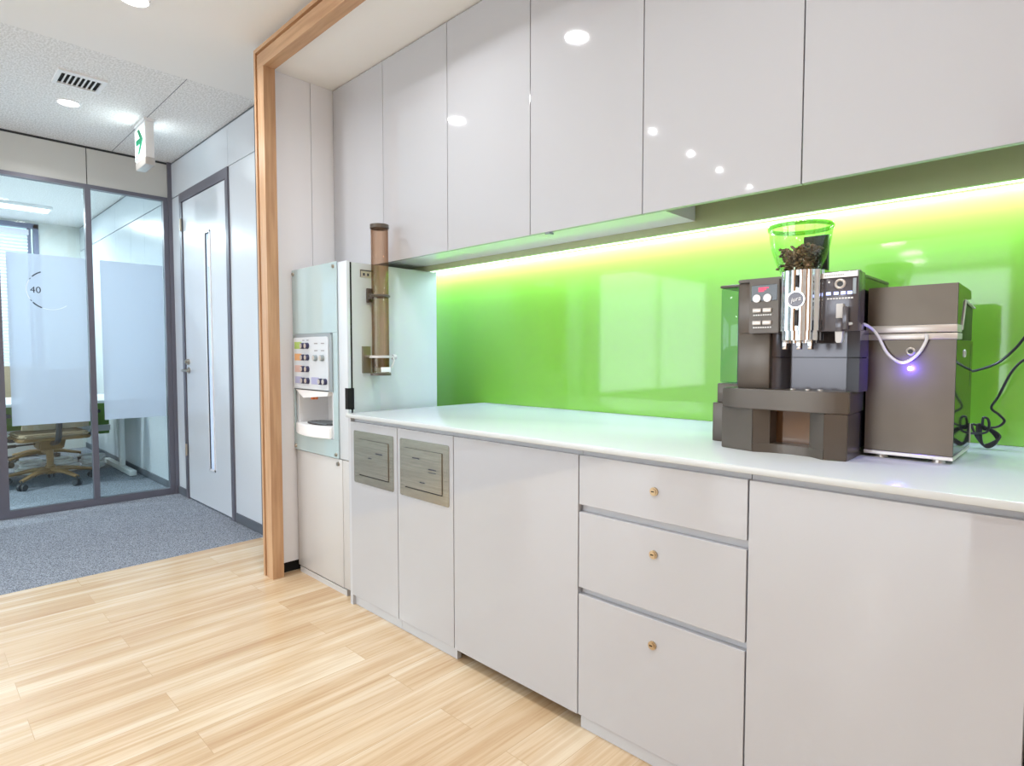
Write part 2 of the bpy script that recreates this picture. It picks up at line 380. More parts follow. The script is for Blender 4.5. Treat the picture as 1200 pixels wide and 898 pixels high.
struct(MB().box(-4.078, -3.643, W_Y-.008, W_Y+.05, 0, .06).build('baseboard_right', 'skirting'), 'grey skirting under the panel right of the door', 'baseboard')
struct(MB().box(-8.7, -5.30, W_Y-.008, W_Y+.05, 0, .06).build('baseboard_office', 'skirting'), 'grey skirting along the office side wall', 'baseboard')
d = tag(bpy.data.objects.new('door_1', None), 'pale flush corridor door with a narrow vertical glazed slot', 'door', kind='structure'); C.objects.link(d); d.location = (-4.56, W_Y, 0)
MB().box(-5.04, -4.992, W_Y-.012, 1.63, 0, 2.348).box(-4.124, -4.078, W_Y-.012, 1.63, 0, 2.348).box(-4.992, -4.124, W_Y-.012, 1.63, 2.28, 2.348).build('door_frame', 'frame_grey', d)
dl = MB().box(-4.985, -4.530, W_Y-.004, W_Y+.036, .012, 2.276).box(-4.424, -4.130, W_Y-.004, W_Y+.036, .012, 2.276).box(-4.53, -4.424, W_Y-.004, W_Y+.036, 1.99, 2.276).box(-4.53, -4.424, W_Y-.004, W_Y+.036, .012, .285)
dl = dl.build('door_leaf', 'steel_panel', d)
MB().box(-4.53, -4.518, W_Y-.010, W_Y+.036, .285, 1.99).box(-4.436, -4.424, W_Y-.010, W_Y+.036, .285, 1.99).box(-4.53, -4.424, W_Y-.010, W_Y+.036, 1.978, 1.99).box(-4.53, -4.424, W_Y-.010, W_Y+.036, .285, .297).build('slot_frame', 'panel_white', dl)
MB().box(-4.518, -4.436, W_Y-.0035, W_Y+.002, .297, 1.978).build('slot_pane', 'film', dl)
MB().box(-4.518, -4.508, W_Y-.0085, W_Y-.0036, .297, 1.978).box(-4.508, -4.436, W_Y-.0085, W_Y-.0036, 1.970, 1.978).build('slot_gasket', 'dark_line', dl)
st = MB().box(-4.475, -4.447, W_Y-.006, W_Y-.0036, 1.74, 1.93).build('slot_sticker', 'white_plastic', dl)
hb = MB()
hb.cyl((-4.93, W_Y-.004, 1.00), (-4.93, W_Y-.012, 1.00), .024).cyl((-4.93, W_Y-.012, 1.00), (-4.93, W_Y-.055, 1.00), .010)
hb.tube(smooth_path([(-4.93, W_Y-.055, 1.0), (-4.90, W_Y-.058, 1.0), (-4.80, W_Y-.055, .998)]), .009)
hb.build('lever_handle', 'steel', dl)
MB().cyl((-4.93, W_Y-.004, 1.065), (-4.93, W_Y-.022, 1.065), .022).cyl((-4.93, W_Y-.022, 1.065), (-4.93, W_Y-.034, 1.065), .012).build('thumb_turn', 'steel', dl)
MB().cyl((-4.987, W_Y-.02, .34), (-4.987, W_Y-.02, .43), .009).cyl((-4.987, W_Y-.02, 2.06), (-4.987, W_Y-.02, 2.15), .009).build('hinge', 'steel', dl)
# glazed office partition at x = -5.26
PX = -5.26
p = tag(bpy.data.objects.new('window_1', None), 'grey framed glass partition with frosted band before the office', 'window', kind='structure'); C.objects.link(p); p.location = (PX, .5, 0)
fr = MB()
fr.box(PX-.04, PX+.012, -2.6, 1.54, 0, .05).box(PX-.04, PX+.012, -2.6, 1.54, 2.326, 2.354)
fr.box(PX-.05, PX+.02, 1.512, 1.54, 0, H).box(PX-.04, PX+.012, 1.478, 1.512, .05, 2.326)
fr.box(PX-.04, PX+.016, .43, .487, 0, 2.326).box(PX-.04, PX+.012, -.62, -.56, 0, 2.326).box(PX-.04, PX+.012, -2.6, -2.54, 0, 2.326)
fr.build('frame', 'frame_grey', p)
MB().box(PX-.04, PX+.014, .969, 1.005, .05, 2.326).build('mullion', 'frame_grey', p)
for a, b in ((-2.6, -1.06), (-1.057, -.55), (-.547, .985), (.991, 1.512)):
    MB().box(PX-.02, PX+.004, a, b, 2.354, 2.612).build('transom_panel', 'transom', p)
MB().box(PX-.03, PX-.005, -2.6, 1.54, 2.354, H).build('transom_core', 'dark_line', p)
for a, b in ((-2.54, -.62), (-.56, .43), (.487, .969), (1.005, 1.478)):
    MB().box(PX-.018, PX-.010, a, b, .05, 2.326).build('pane', 'glass', p, smooth=False)
f1 = MB().box(PX-.0092, PX-.0082, .519, .962, .630, 1.818).build('frosted_film', 'film', p, smooth=False)
MB().box(PX-.0092, PX-.0082, 1.052, 1.466, .632, 1.818).build('frosted_film', 'film', p, smooth=False)
MB().box(PX-.0092, PX-.0082, -.5, .38, .632, 1.818).build('frosted_film', 'film', p, smooth=False)
def arc(a0, a1, r=.135, wdt=.005):
    n = max(3, int(abs(a1-a0)/.12)); yc, zc = .757, 1.572
    ou = [(yc+(r+wdt/2)*math.cos(a0+(a1-a0)*i/n), zc+(r+wdt/2)*math.sin(a0+(a1-a0)*i/n)) for i in range(n+1)]
    inn = [(yc+(r-wdt/2)*math.cos(a0+(a1-a0)*i/n), zc+(r-wdt/2)*math.sin(a0+(a1-a0)*i/n)) for i in range(n, -1, -1)]
    return ou+inn
rd = math.radians
MB().prism(arc(rd(113), rd(139), wdt=.008), 0, PX-.0082, PX-.0076).prism(arc(rd(221), rd(247), wdt=.008), 0, PX-.0082, PX-.0076).prism(arc(rd(145), rd(149)), 0, PX-.0082, PX-.0076).prism(arc(rd(212), rd(217)), 0, PX-.0082, PX-.0076).build('circle_mark', 'text_dark', f1)
MB().prism(arc(rd(152), rd(210), wdt=.003), 0, PX-.0082, PX-.0076).prism(arc(rd(250), rd(310), wdt=.003), 0, PX-.0082, PX-.0076).build('circle_mark', 'text_white', f1)
text_part('number_mark', '40', 'text_dark', f1, .062, face_posX(PX-.0078, .672, 1.568))
struct(MB().box(PX-.05, PX+.01, -8, -6.4, 0, H).box(PX-.05, PX+.01, -2.8, -2.6, 0, H).box(PX-.05, PX+.01, -6.4, -2.8, 0, .5).box(PX-.05, PX+.01, -6.4, -2.8, 2.5, H).build('wall_corridor', 'room_wall'), 'white corridor wall beyond the glass partition', 'wall')
w4 = tag(bpy.data.objects.new('window_4', None), 'wide corridor window outside the view', 'window', kind='structure'); C.objects.link(w4); w4.location = (PX, -4.6, .5)
MB().box(PX-.06, PX+.02, -6.4, -6.34, .5, 2.5).box(PX-.06, PX+.02, -2.86, -2.8, .5, 2.5).box(PX-.06, PX+.02, -4.63, -4.57, .5, 2.5).box(PX-.06, PX+.02, -6.4, -2.8, .5, .55).box(PX-.06, PX+.02, -6.4, -2.8, 2.45, 2.5).build('window_frame', 'frame_grey', w4)
MB().box(PX-.03, PX-.02, -6.4, -2.8, .55, 2.45).build('pane', 'glass', w4, smooth=False)
b = MB()
for k in range(40):
    yy = -6.30+k*.0875
    b.prism([(-5.235, yy-.032), (-5.205, yy+.032), (-5.2035, yy+.0313), (-5.2335, yy-.0327)], 2, .56, 2.44)
b.box(-5.24, -5.19, -6.36, -2.84, 2.44, 2.50)
b.build('vertical_blind', 'slat', w4)
# office shell
struct(MB().box(-8.75, -8.68, -2.6, .55-.75, 0, H).box(-8.75, -8.68, 1.145, 1.6, 0, H).box(-8.75, -8.68, -.2, 1.145, 0, .75).box(-8.75, -8.68, -.2, 1.145, 2.60, H).build('wall_far', 'office_wall'), 'pale far wall of the office around its window', 'wall')
struct(MB().box(-8.75, -5.3, -2.67, -2.6, 0, H).build('wall_office', 'office_wall'), 'pale side wall of the office', 'wall')
wn = tag(bpy.data.objects.new('window_2', None), 'office window with white venetian blind and blue grey frame', 'window', kind='structure'); C.objects.link(wn); wn.location = (-8.68, .47, .75)
MB().box(-8.74, -8.66, 1.105, 1.150, .75, 2.60).box(-8.74, -8.66, -.2, 1.150, 2.555, 2.605).box(-8.74, -8.66, -.2, 1.150, .75, .79).box(-8.74, -8.66, -.2, -.16, .75, 2.6).box(-8.74, -8.69, 1.055, 1.085, .79, 2.555).build('window_frame', 'blue_frame', wn)
MB().box(-8.72, -8.715, -.16, 1.11, .79, 2.56).build('pane', 'glass', wn, smooth=False)
bl = MB()
for i in range(44): 
    z = .84+i*.037; bl.box(-8.672, -8.650, -.14, 1.05, z, z+.020)
bl.box(-8.68, -8.64, -.14, 1.06, 2.47, 2.53)
bl.build('venetian_blind', 'slat', wn)
# lounge behind the camera: shell, added window, oak panelling
struct(MB().box(-5.3, -5.0, -8.1, -8, 0, H).box(-.8, -.45, -8.1, -8, 0, H).box(-5, -.8, -8.1, -8, 0, .5).box(-5, -.8, -8.1, -8, 2.5, H).build('wall_lounge', 'room_wall'), 'white wall around the added lounge window', 'wall')
w3 = tag(bpy.data.objects.new('added_window', None), 'wide lounge window added behind the viewpoint for fill light', 'window', kind='structure'); C.objects.link(w3); w3.location = (-2.9, -8, .5)  # unseen window, added to light the cabinet fronts
b = MB()
for x in (-5.0, -3.92, -2.52, -.85): b.box(x, x+.05, -8.06, -7.98, .5, 2.5)
b.box(-5, -.8, -8.06, -7.98, .5, .55).box(-5, -.8, -8.06, -7.98, 2.45, 2.5)
b.build('window_frame', 'frame_grey', w3)
MB().box(-5, -.8, -8.03, -8.02, .55, 2.45).build('pane', 'glass', w3, smooth=False)
struct(MB().box(-.45, -.38, -8.0, -1.6, 0, H).build('wall_lounge', 'room_wall'), 'white lounge wall behind the oak panelling', 'wall')
struct(MB().box(-.45, 1.7, -1.6, -1.5, 0, H).build('wall_lounge', 'wood_wall'), 'oak panelled wall behind the viewpoint', 'wall')
struct(MB().box(1.62, 1.7, -1.5, 2.25, 0, H).build('wall_right', 'room_wall'), 'white end wall right of the niche', 'wall')
struct(MB().box(.5, 1.7, 1.29, 1.4, 0, H).build('wall_right', 'room_wall'), 'white wall beside the niche opening', 'wall')

# ------------------------------------------------------------------ ceiling fittings
def downlight(x, y, r, label, power, group):
    t = thing('downlight', label, 'ceiling light', (x, y, H), group)
    MB().lathe([(r*1.16, 0), (r*1.16, -.004), (r*1.02, -.007), (r, -.004), (r, 0)], (x, y, H), 36).build('trim_ring', 'white_plastic', t)
    MB().lathe([(0, -.0045), (r*.6, -.0045), (r*1.0, -.003), (r, 0)], (x, y, H), 36).build('lens', 'lamp_big' if r > .1 else 'lamp', t)
    if power: area('lamp_light', (x, y, H-.012), (0, 0, 0), 2*r*.95, 2*r*.95, power, (.955, .98, 1.0), t, 'DISK', rd0(155))
    return t
downlight(-4.437, .755, .052, 'round downlight in the tiled ceiling behind the air vent', P_DOWN, 'ceiling downlights')
downlight(-2.956, .745, .052, 'round downlight cut by the top edge left of the oak beam', P_DOWN, 'ceiling downlights')
L_ = 'round downlight before the glossy cabinets, not in direct view'
for x, y in ((-1.787, 1.0), (-.5, .75)): downlight(x, y, .052, L_, P_DOWN, 'ceiling downlights')  # first is mirrored in the doors; second is unseen, continuing the row
for x, y in ((-2.15, -.29), (-2.18, -.88), (-2.20, -1.40), (-2.23, -2.07)): downlight(x, y, .015, 'small spot seen only as a glint in the upper cabinet', P_DOWN*.35, 'small ceiling spots')
for x, y in ((-1.95, -5.0), (-1.95, -6.15), (-2.07, -7.15)): downlight(x, y, .15, 'large round lamp mirrored in the green splashback', P_DOWN, 'large lounge lamps')
for x, y in ((-4.6, -3.2), (.6, .3), (.4, -1.0), (1.1, -1.0)): downlight(x, y, .052, 'round downlight added outside the view to brighten the lounge', P_DOWN, 'ceiling downlights')  # unseen lamps added as fill, two of them washing the oak wall
v = thing('air_vent', 'white slotted air vent in the tiled ceiling', 'air vent', (-4.045, .74, H))
b = MB(); x0, x1, y0, y1 = -4.152, -3.938, .632, .852
b.box(x0, x1, y0, y0+.02, H-.010, H).box(x0, x1, y1-.02, y1, H-.010, H).box(x0, x0+.02, y0+.02, y1-.02, H-.010, H).box(x1-.036, x1, y0+.02, y1-.02, H-.010, H)
b.build('frame', 'white_plastic', v)
MB().box(x0+.01, x1-.01, y0+.01, y1-.01, H-.0008, H).build('duct', 'void', v)
for i in range(1, 8):
    yy = y0+.02+i*(y1-y0-.04)/8
    MB().box(x0+.018, x1-.034, yy-.0035, yy+.0035, H-.006, H-.001).build('slat', 'white_plastic', v)
s = thing('exit_sign', 'hanging lit exit sign with green arrow', 'exit sign', (-4.47, 1.158, H))
MB().box(-4.58, -4.36, 1.135, 1.187, 2.385, 2.612, .004).box(-4.585, -4.355, 1.130, 1.19, 2.612, 2.63).build('housing', 'white_plastic', s)
MB().box(-4.58, -4.36, 1.132, 1.190, 2.337, 2.385, .006).build('sensor_strip', 'silver_plastic', s)
fc = MB().box(-4.574, -4.366, 1.131, 1.136, 2.392, 2.590).build('sign_face', 'sign_face', s)
sa = lambda u, v_: (-4.574+u*.208, 2.392+v_*.198)
MB().prism([sa(*q) for q in ((.14, .47), (.14, .65), (.55, .65), (.30, .95), (.50, .95), (.88, .56), (.50, .17), (.30, .17), (.55, .47))], 1, 1.1295, 1.1312).build('arrow', 'sign_green', fc)
b = MB(); b.cyl((sa(.13, .26)[0], 1.1295, sa(0, .26)[1]), (sa(.13, .26)[0], 1.131, sa(0, .26)[1]), .008, n=14)
b.prism([sa(*q) for q in ((.08, .04), (.13, .10), (.16, .21), (.22, .19), (.26, .13), (.20, .12), (.19, .08), (.24, .02), (.19, .00), (.15, .07), (.12, .02))], 1, 1.1295, 1.1312)
b.build('running_figure', 'sign_blue', fc)
area('sign_light', (-4.47, 1.125, 2.50), (-PI/2, 0, 0), .2, .18, .42, (.85, .97, 1), s)
area('sign_light', (-4.47, 1.197, 2.50), (PI/2, 0, 0), .2, .18, .42, (.85, .97, 1), s)

# ------------------------------------------------------------------ upper cabinets
UF, UZ0, UZ1 = 1.64, 1.562, 2.510
US = [-2.917, -2.451, -1.973, -1.499, -1.022, -.549, -.076, .398]
ul = ['narrow looking upper cabinet at the far left beside the niche wall', 'second upper cabinet from the left above the cup tube', 'third upper cabinet from the left with lamp glint on its edge',
      'fourth upper cabinet from the left with a large lamp reflection', 'fifth upper cabinet with four small glints, left of the hopper', 'upper cabinet above the coffee machine and cooler', 'last upper cabinet at the right end, outside the view']
for i in range(7):
    x0, x1 = US[i], US[i+1]
    t = thing('upper_cabinet', ul[i], 'cabinet', ((x0+x1)/2, 1.9, UZ0), 'upper cabinets')
    b = MB()
    if i < 4:
        xe = -.960 if i == 3 else x1-.0008
        b.box(x0+.0008, xe, UF+.020, 1.868, UZ0+.004, UZ1).box(x0+.0008, xe, 1.868, 2.2, 1.70, UZ1)
    else:
        xs = -.9595 if i == 4 else x0+.0008
        b.box(xs, x1-.0008, UF+.020, 1.868, 1.745, UZ1).box(xs, x1-.0008, 1.868, 2.2, 1.76, UZ1)
    b.build('carcass', 'laminate_edge', t, smooth=False)
    MB().box(x0+.0016, x1-.0016, UF, UF+.019, UZ0, UZ1, .0008, 1).build('door', 'laminate', t, smooth=False)
    if i == 3: MB().box(-1.43, -1.41, UF+.006, UF+.03, UZ0-.006, UZ0).build('door_catch', 'grey_bezel', t)
va = tag(MB().box(-2.917, .398, 1.8695, 1.885, 1.5395, 1.6995).build('light_valance', 'valance_bounce', smooth=False), 'valance board, green bounce light put into its colour, hiding the lamp under the upper cabinets', 'valance')
t = thing('strip_light', 'long lit strip hidden above the green splashback', 'strip light', (-1.1, 2.165, 1.66))
MB().box(-2.9, .38, 2.145, 2.185, 1.618, 1.6995).build('channel', 'silver_plastic', t)
MB().box(-2.9, .38, 2.150, 2.188, 1.6005, 1.6178).build('diffuser', 'led_strip', t)
area('lamp_light', (-1.26, 2.150, 1.599), (rd(8), 0, 0), 3.2, .02, P_LED, (.80, .91, 1.42), t)
tag(MB().box(-2.915, .448, 2.193, 2.204, .8605, 1.695).box(-2.915, -2.353, 2.193, 2.204, .30, .8605).build('splashback_panel', 'green', smooth=False), 'glossy lime green glass splashback above the worktop', 'splashback')

# ------------------------------------------------------------------ base cabinets
BF, BT = 1.375, .826
def lock(x, z, parent):
    l = MB().cyl((x, BF, z), (x, BF-.005, z), .0115, n=24).cyl((x, BF-.005, z), (x, BF-.0075, z), .008, n=20).build('lock', 'brass', parent)
    MB().box(x-.0055, x+.003, BF-.0085, BF-.0074, z-.001, z+.0015).build('keyhole', 'void', l)
def base_unit(x0, x1, label, kind):
    t = thing('base_cabinet', label, 'cabinet', ((x0+x1)/2, 1.8, 0), 'base cabinets')
    b = MB()
    b.box(x0+.0005, x1-.0005, BF+.0195, 2.19, .055, .842)
    if kind != 'open': b.box(x0+.0005, x1-.0005, 1.391, 1.41, 0, .055)
    if x0 < -2.3: b.box(-2.350, x0, BF+.002, 2.19, 0, .842)
    b.build('carcass', 'laminate_toe', t, smooth=False)
    return t
def door(t, x0, x1, z0=.047, z1=BT): return MB().box(x0+.0015, x1-.0015, BF, BF+.019, z0, z1, .0008, 1).build('door', 'laminate', t, smooth=False)
t = base_unit(-2.330, -1.9765, 'leftmost base cabinet with steel flap, next to the dispenser', 'toe'); d1 = door(t, -2.330, -1.9765)
def flap(t, x0, x1, ix0, ix1, marks, lab):
    z0, z1, iz0, iz1 = .563, .790, .602, .756
    def rr(a, b, c, e, r, n=5):
        pts = []
        for cx, cz, s0 in ((b-r, e-r, 0), (a+r, e-r, 90), (a+r, c+r, 180), (b-r, c+r, 270)):
            for k in range(n+1):
                q = rd(s0+90*k/n); pts.append((cx+r*math.cos(q), cz+r*math.sin(q)))
        return pts
    b = MB()   # plate as four strips around the flap opening, outer corners rounded
    full = rr(x0, x1, z0, z1, .008)
    b.prism(full, 1, BF-.0025, BF-.0004)
    pl = b.build('flap_plate', 'steel_warm', t, smooth=False); pl['label'] = lab
    MB().box(ix0-.001, ix1+.001, BF-.0033, BF-.0024, iz0-.004, iz1+.001).build('flap_gap', 'void', pl)
    fl = MB().box(ix0, ix1, BF-.0062, BF-.0030, iz0+.001, iz1).build('push_flap', 'steel_warm', pl)
    for (u, v_, wd, hh) in marks: MB().box(ix0+u*(ix1-ix0), ix0+(u+wd)*(ix1-ix0), BF-.0066, BF-.0061, iz0+v_*(iz1-iz0), iz0+(v_+hh)*(iz1-iz0)).build('print', 'text_dark', t)
flap(t, -2.299, -2.000, -2.255, -2.034, [(.60, .66, .22, .035), (.34, .50, .12, .025)], 'square brushed steel plate with push flap')
t = base_unit(-1.9755, -1.6295, 'second base cabinet from the left with steel flap', 'toe'); door(t, -1.9755, -1.6295)
flap(t, -1.955, -1.652, -1.918, -1.690, [(.22, .76, .20, .03), (.66, .55, .20, .03), (.66, .48, .20, .02), (.42, .18, .14, .03)], 'square brushed steel plate with push flap')
t = base_unit(-1.6285, -1.0625, 'plain base cabinet door with open gap to the floor', 'open'); door(t, -1.6285, -1.0625, .045)
t = base_unit(-1.0615, -.5625, 'base cabinet with three locked drawers', 'toe')
for z0, z1, zl in ((.681, BT, .759), (.434, .659, .590), (.047, .414, .344)):
    dr = MB().box(-1.0600, -.5640, BF, BF+.019, z0, z1, .0008, 1).build('drawer', 'laminate', t, smooth=False); lock(-.811, zl, dr)
t = base_unit(-.5615, -.0605, 'wide plain base cabinet right of the drawers', 'toe'); door(t, -.5615, -.0605)
t = base_unit(-.0595, .440, 'last base cabinet at the right end, outside the view', 'toe'); door(t, -.0595, .440)
wt = MB(); wt.box(-2.352, .446, 1.364, 2.192, .8425, .860, .003, 2)
tag(wt.build('worktop', 'worktop'), 'long white worktop over the base cabinets', 'worktop')

# ------------------------------------------------------------------ tea dispenser
t = thing('drink_dispenser', 'tall white and aqua floor standing tea dispenser', 'drink dispenser', (-2.65, 1.66, 0))
DF = 1.405
b = MB()
b.box(-2.898, -2.400, 1.575, 1.920, .03, 1.538, .004).box(-2.898, -2.884, 1.428, 1.58, .03, 1.538).box(-2.535, -2.400, 1.432, 1.58, .03, 1.538, .003)
b.box(-2.886, -2.53, 1.428, 1.58, .950, 1.538).box(-2.886, -2.53, 1.428, 1.58, .03, .735)
b.build('body', 'dispenser_side', t)
MB().box(-2.884, -2.54, 1.57, 1.576, .735, .950).box(-2.884, -2.878, 1.41, 1.575, .735, .95).box(-2.546, -2.54, 1.41, 1.575, .735, .95).box(-2.884, -2.54, 1.41, 1.575, .944, .95).box(-2.884, -2.54, 1.41, 1.575, .735, .741).build('nozzle_bay', 'white_plastic', t)
b = MB()
b.box(-2.476, -2.398, DF, 1.423, .637, 1.542, .003).box(-2.905, -2.476, DF+.003, 1.426, 1.215, 1.542).box(-2.905, -2.476, DF+.003, 1.426, .637, .735).box(-2.905, -2.884, DF+.003, 1.426, .735, 1.215).box(-2.540, -2.476, DF+.003, 1.426, .735, 1.215).box(-2.905, -2.476, DF+.003, 1.426, .95, 1.215)
b.build('upper_door', 'dispenser_white', t)
b = MB().box(-2.905, -2.455, DF-.001, 1.426, .034, .634, .003).box(-2.455, -2.399, DF+.001, 1.423, .034, .634, .004)
lo = b.build('lower_door', 'cream_plastic', t)
b = MB().box(-2.915, -2.476, 1.3985, DF, 1.222, 1.546, .0015, 1).box(-2.515, -2.476, 1.3985, DF, .7225, 1.2215).box(-2.915, -2.476, 1.3985, DF, .638, .722).box(-2.915, -2.902, 1.3985, DF, .7225, 1.2215)
gp = b.build('acrylic_panel', 'aqua', t, smooth=False)
for x, z in ((-2.900, 1.525), (-2.503, 1.525), (-2.897, .656), (-2.497, .655)):
    MB().cyl((x, 1.399, z), (x, 1.392, z), .0095, .0075, 18).build('bolt', 'steel', gp)
MB().cyl((-2.488, DF-.001, .612), (-2.488, DF-.008, .612), .010, n=20).build('lock', 'steel', lo)
MB().box(-2.892, -2.432, 1.407, 1.90, 0, .028).build('plinth', 'cream_plastic', t)
MB().box(-2.47, -2.4012, 1.4232, 1.4318, .04, 1.537).build('door_gap', 'void', t)
MB().box(-2.420, -2.3965, 1.4035, 1.436, .872, .968).build('grip_recess', 'void', t)
# control panel with rounded top
def rtop(a, b_, c, e, r, n=6):
    pts = [(a, c), (b_, c)]
    for cx, s0 in ((b_-r, 0), (a+r, 90)):
        for k in range(n+1): q = rd(s0+90*k/n); pts.append((cx+r*math.cos(q), e-r+r*math.sin(q)))
    return pts
bz = MB().prism(rtop(-2.902, -2.514, .945, 1.221, .028), 1, 1.392, 1.41).build('control_panel', 'grey_bezel', t)
MB().prism(rtop(-2.892, -2.540, .951, 1.205, .020), 1, 1.3875, 1.393).build('face_plate', 'dispenser_white', bz)
def btn(x, z, mat, r=.0155):
    o = MB().cyl((x, 1.388, z), (x, 1.374, z), r, r*.92, 20).build('button', mat, bz)
    MB().cyl((x-.003, 1.3744, z), (x-.003, 1.3728, z), r*.74, n=20).build('button_cap', 'silver_plastic', bz)  # off-centre cap leaves a dark crescent as painted side shade
    return o
for z in (1.163, 1.106, 1.049, .992):
    for x in (-2.780, -2.737): btn(x, z, 'btn_shade')
for x, z in ((-2.655, 1.104), (-2.590, 1.104)): btn(x, z, 'grey_bezel')
for x in (-2.606, -2.566): btn(x, .992, 'btn_shade')
for z, mt, x0, x1 in ((1.166, 'lbl_green', -2.874, -2.800), (1.108, 'lbl_orange', -2.874, -2.800), (1.050, 'lbl_pink', -2.874, -2.796), (.994, 'lbl_lav', -2.872, -2.800), (.994, 'lbl_lav', -2.704, -2.628)):
    MB().box(x0, x1, 1.3865, 1.3878, z-.017, z+.017).build('label_strip', mt, bz)
for x, z, hw in ((-2.655, 1.139, .016), (-2.655, 1.173, .016), (-2.590, 1.139, .016), (-2.590, 1.173, .016), (-2.78, 1.190, .01), (-2.737, 1.190, .01)):
    MB().box(x-hw, x+hw, 1.3868, 1.3877, z-.0025, z+.0025).build('print', 'text_grey', bz)
b = MB(); b.prism([(-2.890, .950), (-2.545, .950), (-2.56, .925), (-2.80, .905), (-2.86, .935)], 1, 1.392, 1.46)
b.build('nozzle_hood', 'white_plastic', t)
MB().cyl((-2.755, 1.42, .92), (-2.755, 1.42, .898), .012, .009, 16).cyl((-2.72, 1.42, .915), (-2.72, 1.42, .900), .009, .007, 14).build('nozzle', 'orange', t)
pts = [(-2.892, 1.56), (-2.892, 1.396)]+[(-2.892+.347*k/12, 1.396-.03*math.sin(PI*k/12)) for k in range(1, 12)]+[(-2.545, 1.396), (-2.545, 1.56)]
tr = MB().prism(pts, 2, .722, .778, .004).build('drip_tray', 'white_plastic', t)
b = MB()
pts = [(-2.715+.135*math.cos(2*PI*k/30), 1.47+.075*math.sin(2*PI*k/30)) for k in range(30)]
b.prism(pts, 2, .7775, .782); b.build('drip_grille', 'black', tr)
b = MB()
for k in range(5): b.box(-2.80, -2.63, 1.42+k*.022, 1.426+k*.022, .7815, .784)
b.build('grille_bar', 'grey_bezel', tr)
# cup tube on the right flank
cx, cy = -2.347, 1.547
tb = MB().lathe([(.0385, 1.06), (.0395, 1.06), (.0395, 1.70), (.0375, 1.70), (.0375, 1.06)], (cx, cy, 0), 40).build('cup_tube', 'smoke', t); tb['label'] = 'smoky brown transparent cup tube'
MB().lathe([(.0425, 1.694), (.0425, 1.712), (.036, 1.712), (.036, 1.70), (.040, 1.694)], (cx, cy, 0), 40).build('tube_rim', 'taupe', tb)
MB().lathe([(.0405, 1.105), (.0405, 1.116), (.053, 1.116), (.053, 1.105), (.0405, 1.105)], (cx, cy, 0), 40).box(cx-.012, cx+.012, cy+.04, cy+.075, 1.105, 1.116).build('tube_collar', 'cream_plastic', tb)
MB().box(-2.400, -2.392, 1.480, 1.522, 1.035, 1.158).box(-2.394, -2.36, 1.490, 1.512, 1.108, 1.118).build('mounting_plate', 'steel', t)
MB().box(-2.400, -2.385, 1.505, 1.535, 1.36, 1.425, .003).box(-2.392, -2.35, 1.508, 1.514, 1.375, 1.40).ring((cx, cy, 1.388), 'Z', .0405, .006).build('tube_clip', 'taupe', t)
g = MB().lathe([(.046, 1.030), (.046, 1.036), (.037, 1.036), (.037, 1.105), (.039, 1.105), (.039, 1.038)], (cx, cy, 0), 32).build('cup_guide', 'steel', t)
g.data.materials.clear(); g.data.materials.append(M['smoke'])
MB().lathe([(.036, 1.024), (.047, 1.024), (.047, 1.034), (.036, 1.034), (.036, 1.024)], (cx, cy, 0), 32).build('guide_ring', 'taupe', t)
MB().box(cx+.034, cx+.041, cy-.022, cy+.026, 1.040, 1.062, .001).build('guide_label', 'white_plastic', t)
MB().tube(smooth_path([(cx+.02, cy+.05, 1.112), (cx+.04, cy+.045, 1.09), (cx+.042, cy+.03, 1.06)]), .004).cyl((cx+.01, cy+.058, 1.108), (cx+.01, cy+.075, 1.108), .012, n=14).build('lever', 'cream_plastic', t)
pl = MB().box(-2.400, -2.3985, 1.474, 1.545, 1.474, 1.510).build('rating_label', 'silver_plastic', t)
MB().box(-2.3986, -2.3978, 1.476, 1.543, 1.503, 1.508).box(-2.3986, -2.3978, 1.476, 1.479, 1.476, 1.508).box(-2.3986, -2.3978, 1.49, 1.50, 1.482, 1.494).box(-2.3986, -2.3978, 1.512, 1.522, 1.482, 1.494).build('print', 'text_dark', pl)

# ------------------------------------------------------------------ coffee machine
CT = .860
t = thing('coffee_machine', 'taupe and chrome bean to cup coffee machine on the worktop', 'coffee machine', (-.57, 1.75, CT))
# drip base: two pods and a bowed sill
MB().prism([(-.736, 1.606), (-.639, 1.582), (-.634, 1.70), (-.736, 1.72)], 2, CT, .976, .002).build('base_pod', 'taupe', t)
MB().prism([(-.463, 1.577), (-.413, 1.590), (-.416, 1.76), (-.463, 1.74)], 2, CT, .974, .002).build('base_pod', 'taupe', t)
sill = [(-.639, 1.582), (-.60, 1.600), (-.55, 1.607), (-.50, 1.602), (-.463, 1.577)]
MB().prism(sill+[(-.463, 1.74), (-.639, 1.74)], 2, CT, .884).prism([(-.639, 1.584), (-.601, 1.601), (-.601, 1.74), (-.639, 1.74)], 2, .884, .976).prism([(-.503, 1.604), (-.463, 1.579), (-.463, 1.74), (-.503, 1.74)], 2, .884, .974).build('base_sill', 'taupe', t)
MB().box(-.602, -.502, 1.648, 1.66, .884, .976).build('waste_drawer', 'floor_reflection', t)
pts = [(-.738, 1.75), (-.732, 1.600), (-.69, 1.584), (-.57, 1.578), (-.45, 1.580), (-.410, 1.592), (-.414, 1.75)]
tr = MB().prism(pts, 2, .975, 1.028, .002).build('drip_tray', 'taupe', t)
for x in (-.555, -.518, -.488): MB().cyl((x, 1.63, 1.027), (x, 1.63, 1.031), .007, n=16).build('tray_pip', 'silver_plastic', tr)
# body
b = MB()
b.box(-.700, -.415, 1.70, 1.96, CT+.008, 1.316, .004)
b.box(-.736, -.70, 1.72, 1.96, CT, 1.03, .003)
b.build('body', 'black', t)
MB().box(-.700, -.613, 1.622, 1.702, 1.028, 1.178, .003).box(-.700, -.664, 1.622, 1.702, 1.178, 1.316, .002).build('left_pillar', 'taupe', t)
